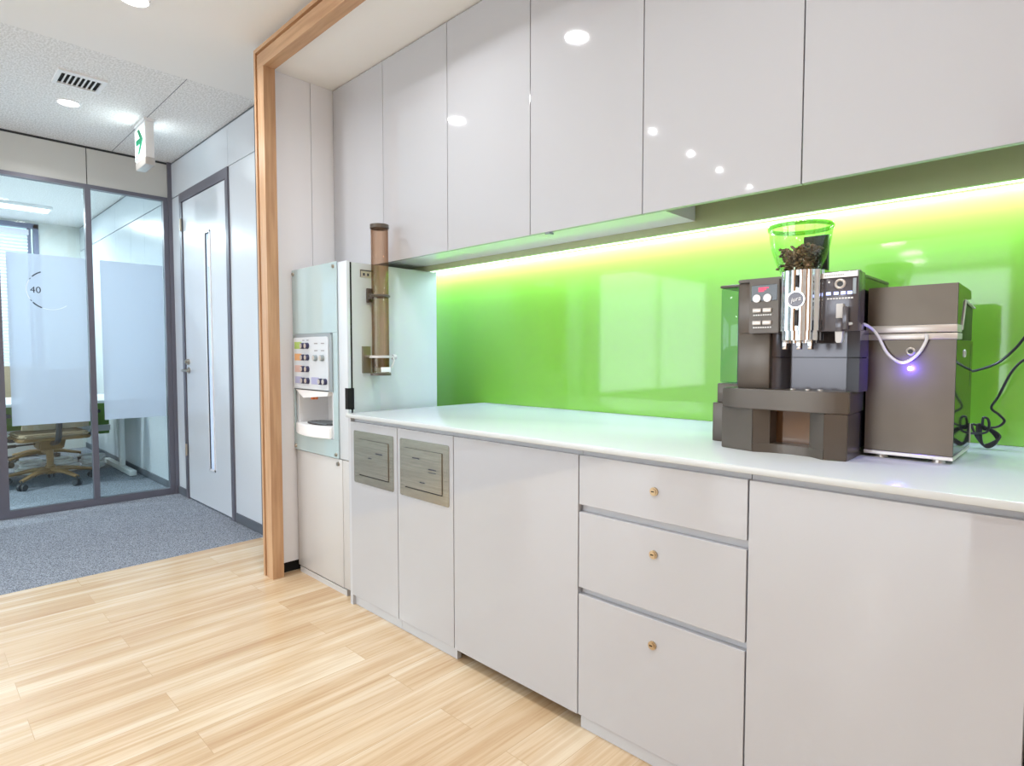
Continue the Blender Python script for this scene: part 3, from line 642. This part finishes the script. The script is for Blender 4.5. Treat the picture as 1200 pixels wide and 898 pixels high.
# curved splash panel of the bay
bay = [(-.613, 1.640)]+[(-.613+.03*math.sin(PI/2*k/6), 1.640+.05*(1-math.cos(PI/2*k/6))) for k in range(1, 7)]+[(-.44, 1.690), (-.432, 1.640), (-.400, 1.625), (-.400, 1.705), (-.613, 1.705)]
MB().prism(bay, 2, 1.028, 1.1115).build('splash_panel', 'taupe_dark', t)
MB().prism(bay, 2, 1.1135, 1.18).build('splash_panel', 'taupe_dark', t)
# control head
hd = MB().prism([(-.664, 1.604), (-.583, 1.600), (-.583, 1.72), (-.664, 1.72)], 2, 1.177, 1.318, .002).build('control_panel', 'taupe', t)
MB().box(-.657, -.588, 1.5995, 1.604, 1.262, 1.305, .001, 1).build('display', 'black_gloss', hd)
for k, (wd, zz) in enumerate(((.026, 1.2965), (.020, 1.2925), (.014, 1.2885))): MB().box(-.637, -.637+wd, 1.5985, 1.5996, zz-.0016, zz+.0014).build('display_text', 'red_disp', hd)
for x in (-.641, -.613): MB().cyl((x, 1.602, 1.2695), (x, 1.5965, 1.2695), .0105, n=20).build('oval_button', 'silver_plastic', hd)
for z in (1.2375, 1.2045):
    for x in (-.640, -.6135): MB().box(x-.0115, x+.0115, 1.596, 1.603, z-.0055, z+.0055, .0015).build('push_button', 'silver_plastic', hd)
    b = MB()
    for k in range(8): b.box(-.650+k*.0062, -.6458+k*.0062, 1.5992, 1.6005, z-.014, z-.0105)
    b.build('print', 'text_white', hd)
MB().prism([(-.664, 1.625), (-.401, 1.625), (-.4145, 1.71), (-.4145, 1.955), (-.664, 1.955)], 2, 1.180, 1.316, .002).build('head', 'taupe', t)
MB().prism([(-.700, 1.615), (-.399, 1.615), (-.4135, 1.71), (-.4135, 1.96), (-.700, 1.96)], 2, 1.316, 1.325, .002).build('top_lid', 'taupe', t)
MB().box(-.4152, -.4135, 1.71, 1.955, CT+.012, 1.315).build('side_panel', 'black_gloss', t)
hr = MB().box(-.487, -.400, 1.602, 1.66, 1.177, 1.322, .002).build('control_panel', 'taupe_dark', t)
MB().box(-.480, -.402, 1.5985, 1.604, 1.308, 1.321).build('silver_strip', 'silver_plastic', hr)
b = MB()
for k in range(9): b.box(-.4745+k*.005, -.4715+k*.005, 1.598, 1.5988, 1.313, 1.3155)
b.build('print', 'text_grey', hr)
MB().ring((-.440, 1.600, 1.292), 'Y', .0095, .0035).build('dial_ring', 'silver_plastic', hr)
MB().cyl((-.440, 1.603, 1.292), (-.440, 1.5975, 1.292), .0065, n=18).build('dial', 'black', hr)
MB().cyl((-.465, 1.603, 1.298), (-.465, 1.600, 1.298), .0022, n=12).build('indicator', 'white_plastic', hr)
for x in (-.466, -.449, -.433, -.419): MB().box(x-.005, x+.005, 1.6, 1.603, 1.2665, 1.2735).build('lit_icon', 'led_icon', hr)
b = MB()
for k in range(9): b.box(-.469+k*.0066, -.4642+k*.0066, 1.6008, 1.603, 1.2555, 1.259)
b.build('print', 'text_white', hr)
MB().box(-.412, -.405, 1.599, 1.603, 1.266, 1.304).build('tank_window', 'grey_bezel', hr)
MB().box(-.4455, -.4295, 1.590, 1.604, 1.208, 1.244, .002).build('switch_tab', 'cream_plastic', hr)
MB().box(-.4455, -.4295, 1.588, 1.602, 1.176, 1.207, .001).build('milk_valve', 'taupe_dark', hr)
MB().box(-.4295, -.417, 1.585, 1.604, 1.180, 1.236, .002).build('hose_port', 'taupe_dark', hr)
MB().prism([(-.446, 1.177), (-.430, 1.177), (-.431, 1.153), (-.434, 1.149), (-.442, 1.149), (-.445, 1.153)], 1, 1.59, 1.612).build('steam_spout', 'cream_plastic', hr)
# chrome column with flutes
n = 48; xc, hw = -.528, .0495; pts = []
for k in range(n+1):
    a = PI*k/n; rr_ = 1+.040*math.cos(14*a); pts.append((xc-hw*math.cos(a)*rr_, 1.606-.044*math.sin(a)*rr_))
pts = pts+[(xc+hw, 1.66), (xc-hw, 1.66)]
ch = MB().prism(pts, 2, 1.180, 1.331).prism([(xc+(x-xc)*.93, 1.606+(y-1.606)*.93) for x, y in pts], 2, 1.156, 1.180).prism([(xc+(x-xc)*.74, 1.606+(y-1.606)*.78) for x, y in pts], 2, 1.149, 1.156)
ch = ch.build('chrome_column', 'chrome', t)
for z0, z1 in ((1.288, 1.318), (1.192, 1.232)): MB().box(xc-.0025, xc+.0025, 1.557, 1.575, z0, z1, .001).build('slot', 'black', ch)
MB().cyl((xc, 1.575, 1.257), (xc, 1.5565, 1.257), .0215, n=36).build('badge_ring', 'chrome', ch)
bd = MB().cyl((xc, 1.557, 1.257), (xc, 1.5555, 1.257), .0185, n=36).build('badge', 'taupe_dark', ch); bd['label'] = 'round dark badge with cursive chrome lettering'
b_ = text_part('badge_lettering', 'jura', 'text_white', ch, .0155, face_negY(xc, 1.5553, 1.2575) @ Matrix.Rotation(rd(12), 4, 'Z'), .0003, .35)
for x in (-.556, -.522, -.4955): MB().box(x-.0055, x+.0055, 1.566, 1.58, 1.133, 1.157, .0015).build('coffee_spout', 'chrome', ch)
# water tank
MB().box(-.801, -.738, 1.728, 1.95, 1.036, 1.318, .006).build('water_tank', 'clear_blue', t)
MB().box(-.803, -.736, 1.726, 1.952, 1.3185, 1.327, .003).build('tank_lid', 'taupe', t)
MB().box(-.7375, -.700, 1.705, 1.952, 1.03, 1.322, .003).build('tank_frame', 'taupe_dark', t)
MB().box(-.803, -.737, 1.718, 1.95, .976, 1.034, .003).box(-.812, -.737, 1.708, 1.95, CT, .976, .003).build('tank_base', 'taupe', t)
MB().cyl((-.765, 1.80, 1.04), (-.765, 1.80, 1.31), .013, n=16).build('filter_tube', 'clear_blue', t)
# hopper
hx, hy = -.568, 1.70
prof = [(.040, 1.328), (.050, 1.345), (.062, 1.372), (.072, 1.405), (.0775, 1.440), (.0785, 1.458), (.0765, 1.458), (.0755, 1.440), (.070, 1.406), (.060, 1.373), (.048, 1.347), (.038, 1.332)]
hp = MB().lathe(prof, (hx, hy, 0), 48).build('bean_hopper', 'clear', t); hp['label'] = 'clear flared bean hopper'
MB().lathe([(.0, 1.466), (.070, 1.466), (.0785, 1.464)], (hx, hy, 0), 48).build('hopper_lid', 'clear', hp)
MB().lathe([(.0815, 1.455), (.0825, 1.462), (.079, 1.467), (.0775, 1.462), (.0795, 1.455)], (hx, hy, 0), 48).build('hopper_rim', 'rim_reflection', hp)
MB().box(-.590, -.525, 1.79, 1.806, 1.325, 1.452, .003).build('hopper_bracket', 'black', t)
MB().box(-.57, -.566, 1.66, 1.74, 1.330, 1.352).build('grind_adjuster', 'chrome', hp)
# beans: uncountable heap
random.seed(3); bn = MB()
for k in range(460):
    zz = random.random()**1.15*.075; R = .029+zz*.38
    top = .058-.35*0
    a = random.random()*2*PI; rr_ = R*math.sqrt(random.random())
    x, y = rr_*math.cos(a), rr_*math.sin(a)
    lim = .042+.45*max(0, .035-math.hypot(x-.004, y+.0))+.012
    if zz > lim+.015: zz = lim*random.random()
    b = bmesh.new(); bmesh.ops.create_uvsphere(b, u_segments=8, v_segments=6, radius=1)
    bn.add(b, Matrix.Translation((hx+x, hy+y, 1.339+zz)) @ Matrix.Rotation(random.random()*6, 4, 'Z') @ Matrix.Rotation(random.random()*6, 4, 'X') @ Matrix.Diagonal((.0058, .0042, .0034, 1)))
tag(bn.build('coffee_beans', 'bean', origin=(hx, hy, 1.335)), 'roasted beans heaped in the clear hopper', 'coffee beans', kind='stuff')

# ------------------------------------------------------------------ milk cooler
t = thing('milk_cooler', 'brown grey box shaped milk cooler right of the coffee machine', 'cooler', (-.314, 1.86, CT))
x0, x1, yf = -.407, -.222, 1.72
MB().box(x0, x1, yf, 1.987, .8775, 1.156, .0015, 1).build('body', 'black_gloss', t)
ld = MB().prism([(yf, 1.19), (yf, 1.288), (1.924, 1.284), (1.93, 1.262), (1.80, 1.256), (1.775, 1.19)], 0, x0, x1, .001).build('lid', 'black_gloss', t)
MB().box(x0+.003, x1-.003, 1.78, 1.985, 1.156, 1.252, .002).build('rear_housing', 'black', t)
MB().box(x0+.0005, x1-.0005, yf-.0022, yf, 1.192, 1.2875).build('lid_front', 'cooler_front', ld)
MB().box(x0+.0005, x1-.0005, yf-.0022, yf, .879, 1.156).build('front_panel', 'cooler_front', t)
MB().box(x0-.002, x1+.001, yf-.006, 1.785, 1.1735, 1.1915, .002).build('trim_bar', 'silver_plastic', t)
MB().box(x0-.003, x1+.002, yf-.006, 1.785, 1.1565, 1.1715, .002).build('trim_bar', 'silver_plastic', t)
b = MB()
for k, (ya, za, yb, zb) in enumerate(((1.782, 1.18, 1.825, 1.253), (1.825, 1.253, 1.985, 1.243))): b.tube([(x1+.0005, ya, za), (x1+.0005, yb, zb)], .003, 8)
b.build('edge_trim', 'silver_plastic', t)
for c, ax in (((-.3125, yf-.0022, 1.128), 'Y'), ((x1, 1.844, 1.123), 'X')): MB().ring(c, ax, .0075, .0028).build('plug_ring', 'silver_plastic', t)
MB().cyl((-.3125, yf-.002, 1.128), (-.3125, yf-.004, 1.128), .005, n=16).cyl((x1, 1.844, 1.123), (x1+.002, 1.844, 1.123), .005, n=16).build('plug', 'black', t)
MB().cyl((-.3125, yf-.002, 1.086), (-.3125, yf-.006, 1.086), .0062, .005, 18).build('indicator_lamp', 'led_blue', t)
lg = bpy.data.lights.new('lamp_light', 'POINT'); lg.energy = .45; lg.color = (.12, .07, 1); lg.shadow_soft_size = .004
lo_ = bpy.data.objects.new('lamp_light', lg); C.objects.link(lo_); lo_.parent = t; lo_.location = Vector((-.3125, yf-.022, 1.086))-t.location
b = MB()
for k in range(20): b.box(x1-.0005, x1+.0006, 1.945, 1.952, 1.04+k*.0055, 1.0425+k*.0055)
b.build('vent_slots', 'void', t)
MB().box(x0-.001, x1+.001, yf-.003, 1.987, .8685, .8775, .001, 1).build('base_trim', 'silver_plastic', t)
for x in (x0+.035, x1-.030):
    for y in (yf+.022, 1.95): MB().cyl((x, y, CT), (x, y, .8686), .014, .013, 20).build('foot', 'silver_plastic', t)
MB().box(x1-.012, x1+.0015, 1.987, 1.992, .885, .935).build('rear_bracket', 'silver_plastic', t)
# hose and cables
hz = smooth_path([(-.4165, 1.592, 1.194), (-.405, 1.645, 1.197), (-.395, 1.700, 1.187), (-.380, 1.708, 1.165), (-.358, 1.706, 1.122), (-.328, 1.704, 1.101), (-.298, 1.705, 1.118), (-.281, 1.708, 1.150), (-.280, 1.7105, 1.168)], 8)
tag(MB().tube(hz, .0036, 10).build('milk_hose', 'hose'), 'milky white hose looping from coffee machine to cooler', 'hose')
c1 = smooth_path([(-.240, 1.992, 1.072), (-.215, 2.03, 1.078), (-.178, 2.08, 1.097), (-.146, 2.10, 1.133), (-.122, 2.10, 1.172), (-.08, 2.11, 1.25), (.05, 2.15, 1.30), (.12, 2.185, 1.26)], 8)
tag(MB().tube(c1, .0035, 8).build('power_cord', 'cable'), 'black cord rising right from behind the milk cooler', 'cord', 'cords behind the cooler')
c2 = [(.10, 2.185, 1.12), (.0, 2.15, 1.115), (-.10, 2.11, 1.108), (-.124, 2.10, 1.106), (-.150, 2.10, 1.071), (-.174, 2.10, 1.007), (-.189, 2.10, .973), (-.172, 2.10, .955), (-.160, 2.10, .938), (-.175, 2.10, .921), (-.205, 2.09, .918), (-.228, 2.08, .925)]
rb = random.Random(5)
for k in range(4):
    o = .004*k
    c2 += [(-.215+o, 2.075-.004*k, .890-o), (-.192, 2.07, .866+o*.6), (-.172+o*.5, 2.075, .884+o), (-.186, 2.085, .908+o*.5), (-.215+o, 2.085, .926-o)]
c2 += [(-.203, 2.07, .945), (-.193, 2.07, .944), (-.19, 2.075, .925), (-.198, 2.07, .905), (-.235, 2.03, .905), (-.238, 1.994, .91)]
tag(MB().tube(smooth_path(c2, 6), .0033, 8).build('power_cord', 'cable'), 'black cord bundled in loops beside the milk cooler', 'cord', 'cords behind the cooler')

# ------------------------------------------------------------------ office behind the glass
t = thing('ceiling_luminaire', 'lit fluorescent fitting on the office ceiling', 'ceiling light', (-7.76, .5, H))
MB().box(-7.86, -7.66, -.15, 1.14, 2.60, H, .004).build('housing', 'white_plastic', t)
MB().box(-7.83, -7.69, -.13, 1.12, 2.585, 2.60, .006).build('tube', 'tube_lamp', t)
area('lamp_light', (-7.76, .5, 2.575), (0, 0, 0), .14, 1.2, P_OFFICE, (.93, .97, 1), t)
t2 = dup(t, (-6.1, -1.2, H), 'lit fluorescent fitting over the hidden part of the office'); t['group'] = t2['group'] = 'office luminaires'
area('lamp_light', (-6.1, -1.2, 2.575), (0, 0, 0), .14, 1.2, P_OFFICE, (.93, .97, 1), t2)
t = thing('desk', 'long white office desk with T shaped leg frames', 'desk', (-6.8, .2, 0))
MB().box(-7.32, -6.28, -1.6, 1.50, .69, .715, .004).build('desk_top', 'desk_white', t)
for y in (1.455, .48, -.5, -1.5):
    lg_ = MB().box(-6.66, -6.60, y-.02, y+.02, .055, .69, .004)
    lg_.box(-7.28, -6.26, y-.025, y+.03, .006, .055, .006).box(-7.2, -6.35, y-.02, y+.02, .65, .69)
    lg_.build('leg', 'desk_white', t)
MB().box(-7.06, -7.04, -1.5, 1.45, .36, .42).build('modesty_beam', 'desk_white', t)
tag(MB().box(-7.36, -7.33, -1.6, 1.50, .30, .62, .003).build('desk_screen', 'desk_green'), 'green screen panel behind the white desk', 'desk screen') 
t = thing('desk_cabinet', 'cream low cabinet against the office window', 'cabinet', (-8.45, .2, 0))
MB().box(-8.6, -8.3, -1.0, 1.05, .02, .70, .004).build('carcass', 'cream_plastic', t)
for a in (-.98, -.30, .38): MB().box(-8.3, -8.285, a, a+.66, .03, .69, .003).build('door', 'cream_plastic', t)
def office_chair(name, label, cx, cy, rz, s=1.0, group='office chairs'):
    t = thing(name, label, 'chair', (cx, cy, 0), group); t.rotation_euler = (0, 0, rz)
    # built in world coords around (cx, cy); chair faces +X locally
    for k in range(5):
        a = rd(59+72*k); dx, dy = math.cos(a), math.sin(a)
        b = MB(); b.tube([(cx+dx*.03, cy+dy*.03, .125), (cx+dx*.16, cy+dy*.16, .115), (cx+dx*.315, cy+dy*.315, .080)], [.034, .027, .019], 10, flat=.7)
        lg_ = b.build('base_leg', 'chair', t)
        wx, wy = cx+dx*.31, cy+dy*.31
        b = MB()
        for q in (-.018, .018): b.cyl((wx-dy*q-dy*.008, wy+dx*q+dx*.008, .028), (wx-dy*q+dy*.008, wy+dx*q-dx*.008, .028), .028, n=18)
        b.cyl((wx, wy, .03), (wx, wy, .085), .008, n=10)
        b.build('caster', 'dark_rubber', lg_)
    MB().cyl((cx, cy, .09), (cx, cy, .16), .045, .036).cyl((cx, cy, .16), (cx, cy, .33), .026).build('gas_column', 'chair', t)
    MB().prism([(cx-.14, .39), (cx+.16, .39), (cx+.10, .31), (cx-.06, .30)], 1, cy-.09, cy+.09, .01).build('seat_mechanism', 'chair', t)
    MB().cyl((cx+.05, cy+.08, .35), (cx+.05, cy+.24, .345), .008, n=10).cyl((cx+.05, cy+.22, .345), (cx+.05, cy+.28, .343), .014, n=12).build('tilt_lever', 'dark_rubber', t)
    pts = [(-.24, -.22), (-.20, -.255), (.18, -.255), (.25, -.20), (.27, 0), (.25, .20), (.18, .255), (-.20, .255), (-.24, .22)]
    MB().prism([(cx+a, cy+b_) for a, b_ in pts], 2, .395, .420, .008).build('seat_pan', 'chair', t)
    MB().prism([(cx+a*.97, cy+b_*.97) for a, b_ in pts], 2, .420, .455, .014).build('seat', 'chair_mesh', t)
    bk = MB(); bm_ = bmesh.new(); NU, NV = 10, 10; grid = []
    for i in range(NU+1):
        row = []
        for j in range(NV+1):
            u = -1+2*i/NU; v_ = j/NV; wd = .23-.03*v_
            row.append((cx-.27-.10*v_+.05*u*u, cy+u*wd, .50+.50*v_))
        grid.append(row)
    def sheet(off): return [[bm_.verts.new((p[0]+off, p[1], p[2])) for p in r] for r in grid]
    A, B = sheet(0), sheet(-.03)
    for g_, f_ in ((A, 1), (B, -1)):
        for i in range(NU):
            for j in range(NV): bm_.faces.new((g_[i][j], g_[i+1][j], g_[i+1][j+1], g_[i][j+1])[::f_])
    for i in range(NU):
        bm_.faces.new((A[i][0], B[i][0], B[i+1][0], A[i+1][0])); bm_.faces.new((A[i][NV], A[i+1][NV], B[i+1][NV], B[i][NV]))
    for j in range(NV):
        bm_.faces.new((A[0][j], A[0][j+1], B[0][j+1], B[0][j])); bm_.faces.new((A[NU][j], B[NU][j], B[NU][j+1], A[NU][j+1]))
    bmesh.ops.recalc_face_normals(bm_, faces=bm_.faces); bk.add(bm_); bk.build('backrest', 'chair_mesh', t)
    MB().tube(smooth_path([(cx-.10, cy, .36), (cx-.28, cy, .40), (cx-.33, cy, .52), (cx-.39, cy, .80)]), .022, 10).build('back_spine', 'dark_rubber', t)
    for sg in (-1, 1):
        MB().tube(smooth_path([(cx-.05, cy+sg*.22, .40), (cx-.05, cy+sg*.30, .42), (cx-.05, cy+sg*.31, .60)]), .014, 10).box(cx-.16, cx+.10, cy+sg*.31-.035, cy+sg*.31+.035, .60, .63, .010).build('armrest', 'dark_rubber', t)
    return t
# legs: rotate so that the two front casters land where the photo shows them
office_chair('office_chair', 'olive brown swivel chair seen under the frosted band', -6.46, .88, PI+rd(4))
c2_ = office_chair('office_chair', 'olive brown swivel chair beyond, partly behind the mullion', -7.9, 1.05, rd(20))
c2_.location = (-7.74, 1.0, 0)
for k, (x, y, zz) in enumerate(((-6.95, .80, 0), (-6.98, 1.05, 0), (-7.02, 1.28, 0))):
    r_ = random.Random(k); pts = []
    for q in range(34):
        a = q*.9; pts.append((x+.075*math.cos(a)*(1-.002*q)+r_.uniform(-.03, .03), y+.09*math.sin(a)+r_.uniform(-.03, .03), .016+.0036*q+r_.uniform(0, .006)))
    tag(MB().tube(smooth_path(pts, 3), .013, 8).build('cable_coil', 'white_plastic'), ['white cable coil on the office floor left of the chair column', 'white cable coil on the office floor right of the chair column', 'white cable coil on the office floor by the mullion'][k], 'cable', 'white cable coils')
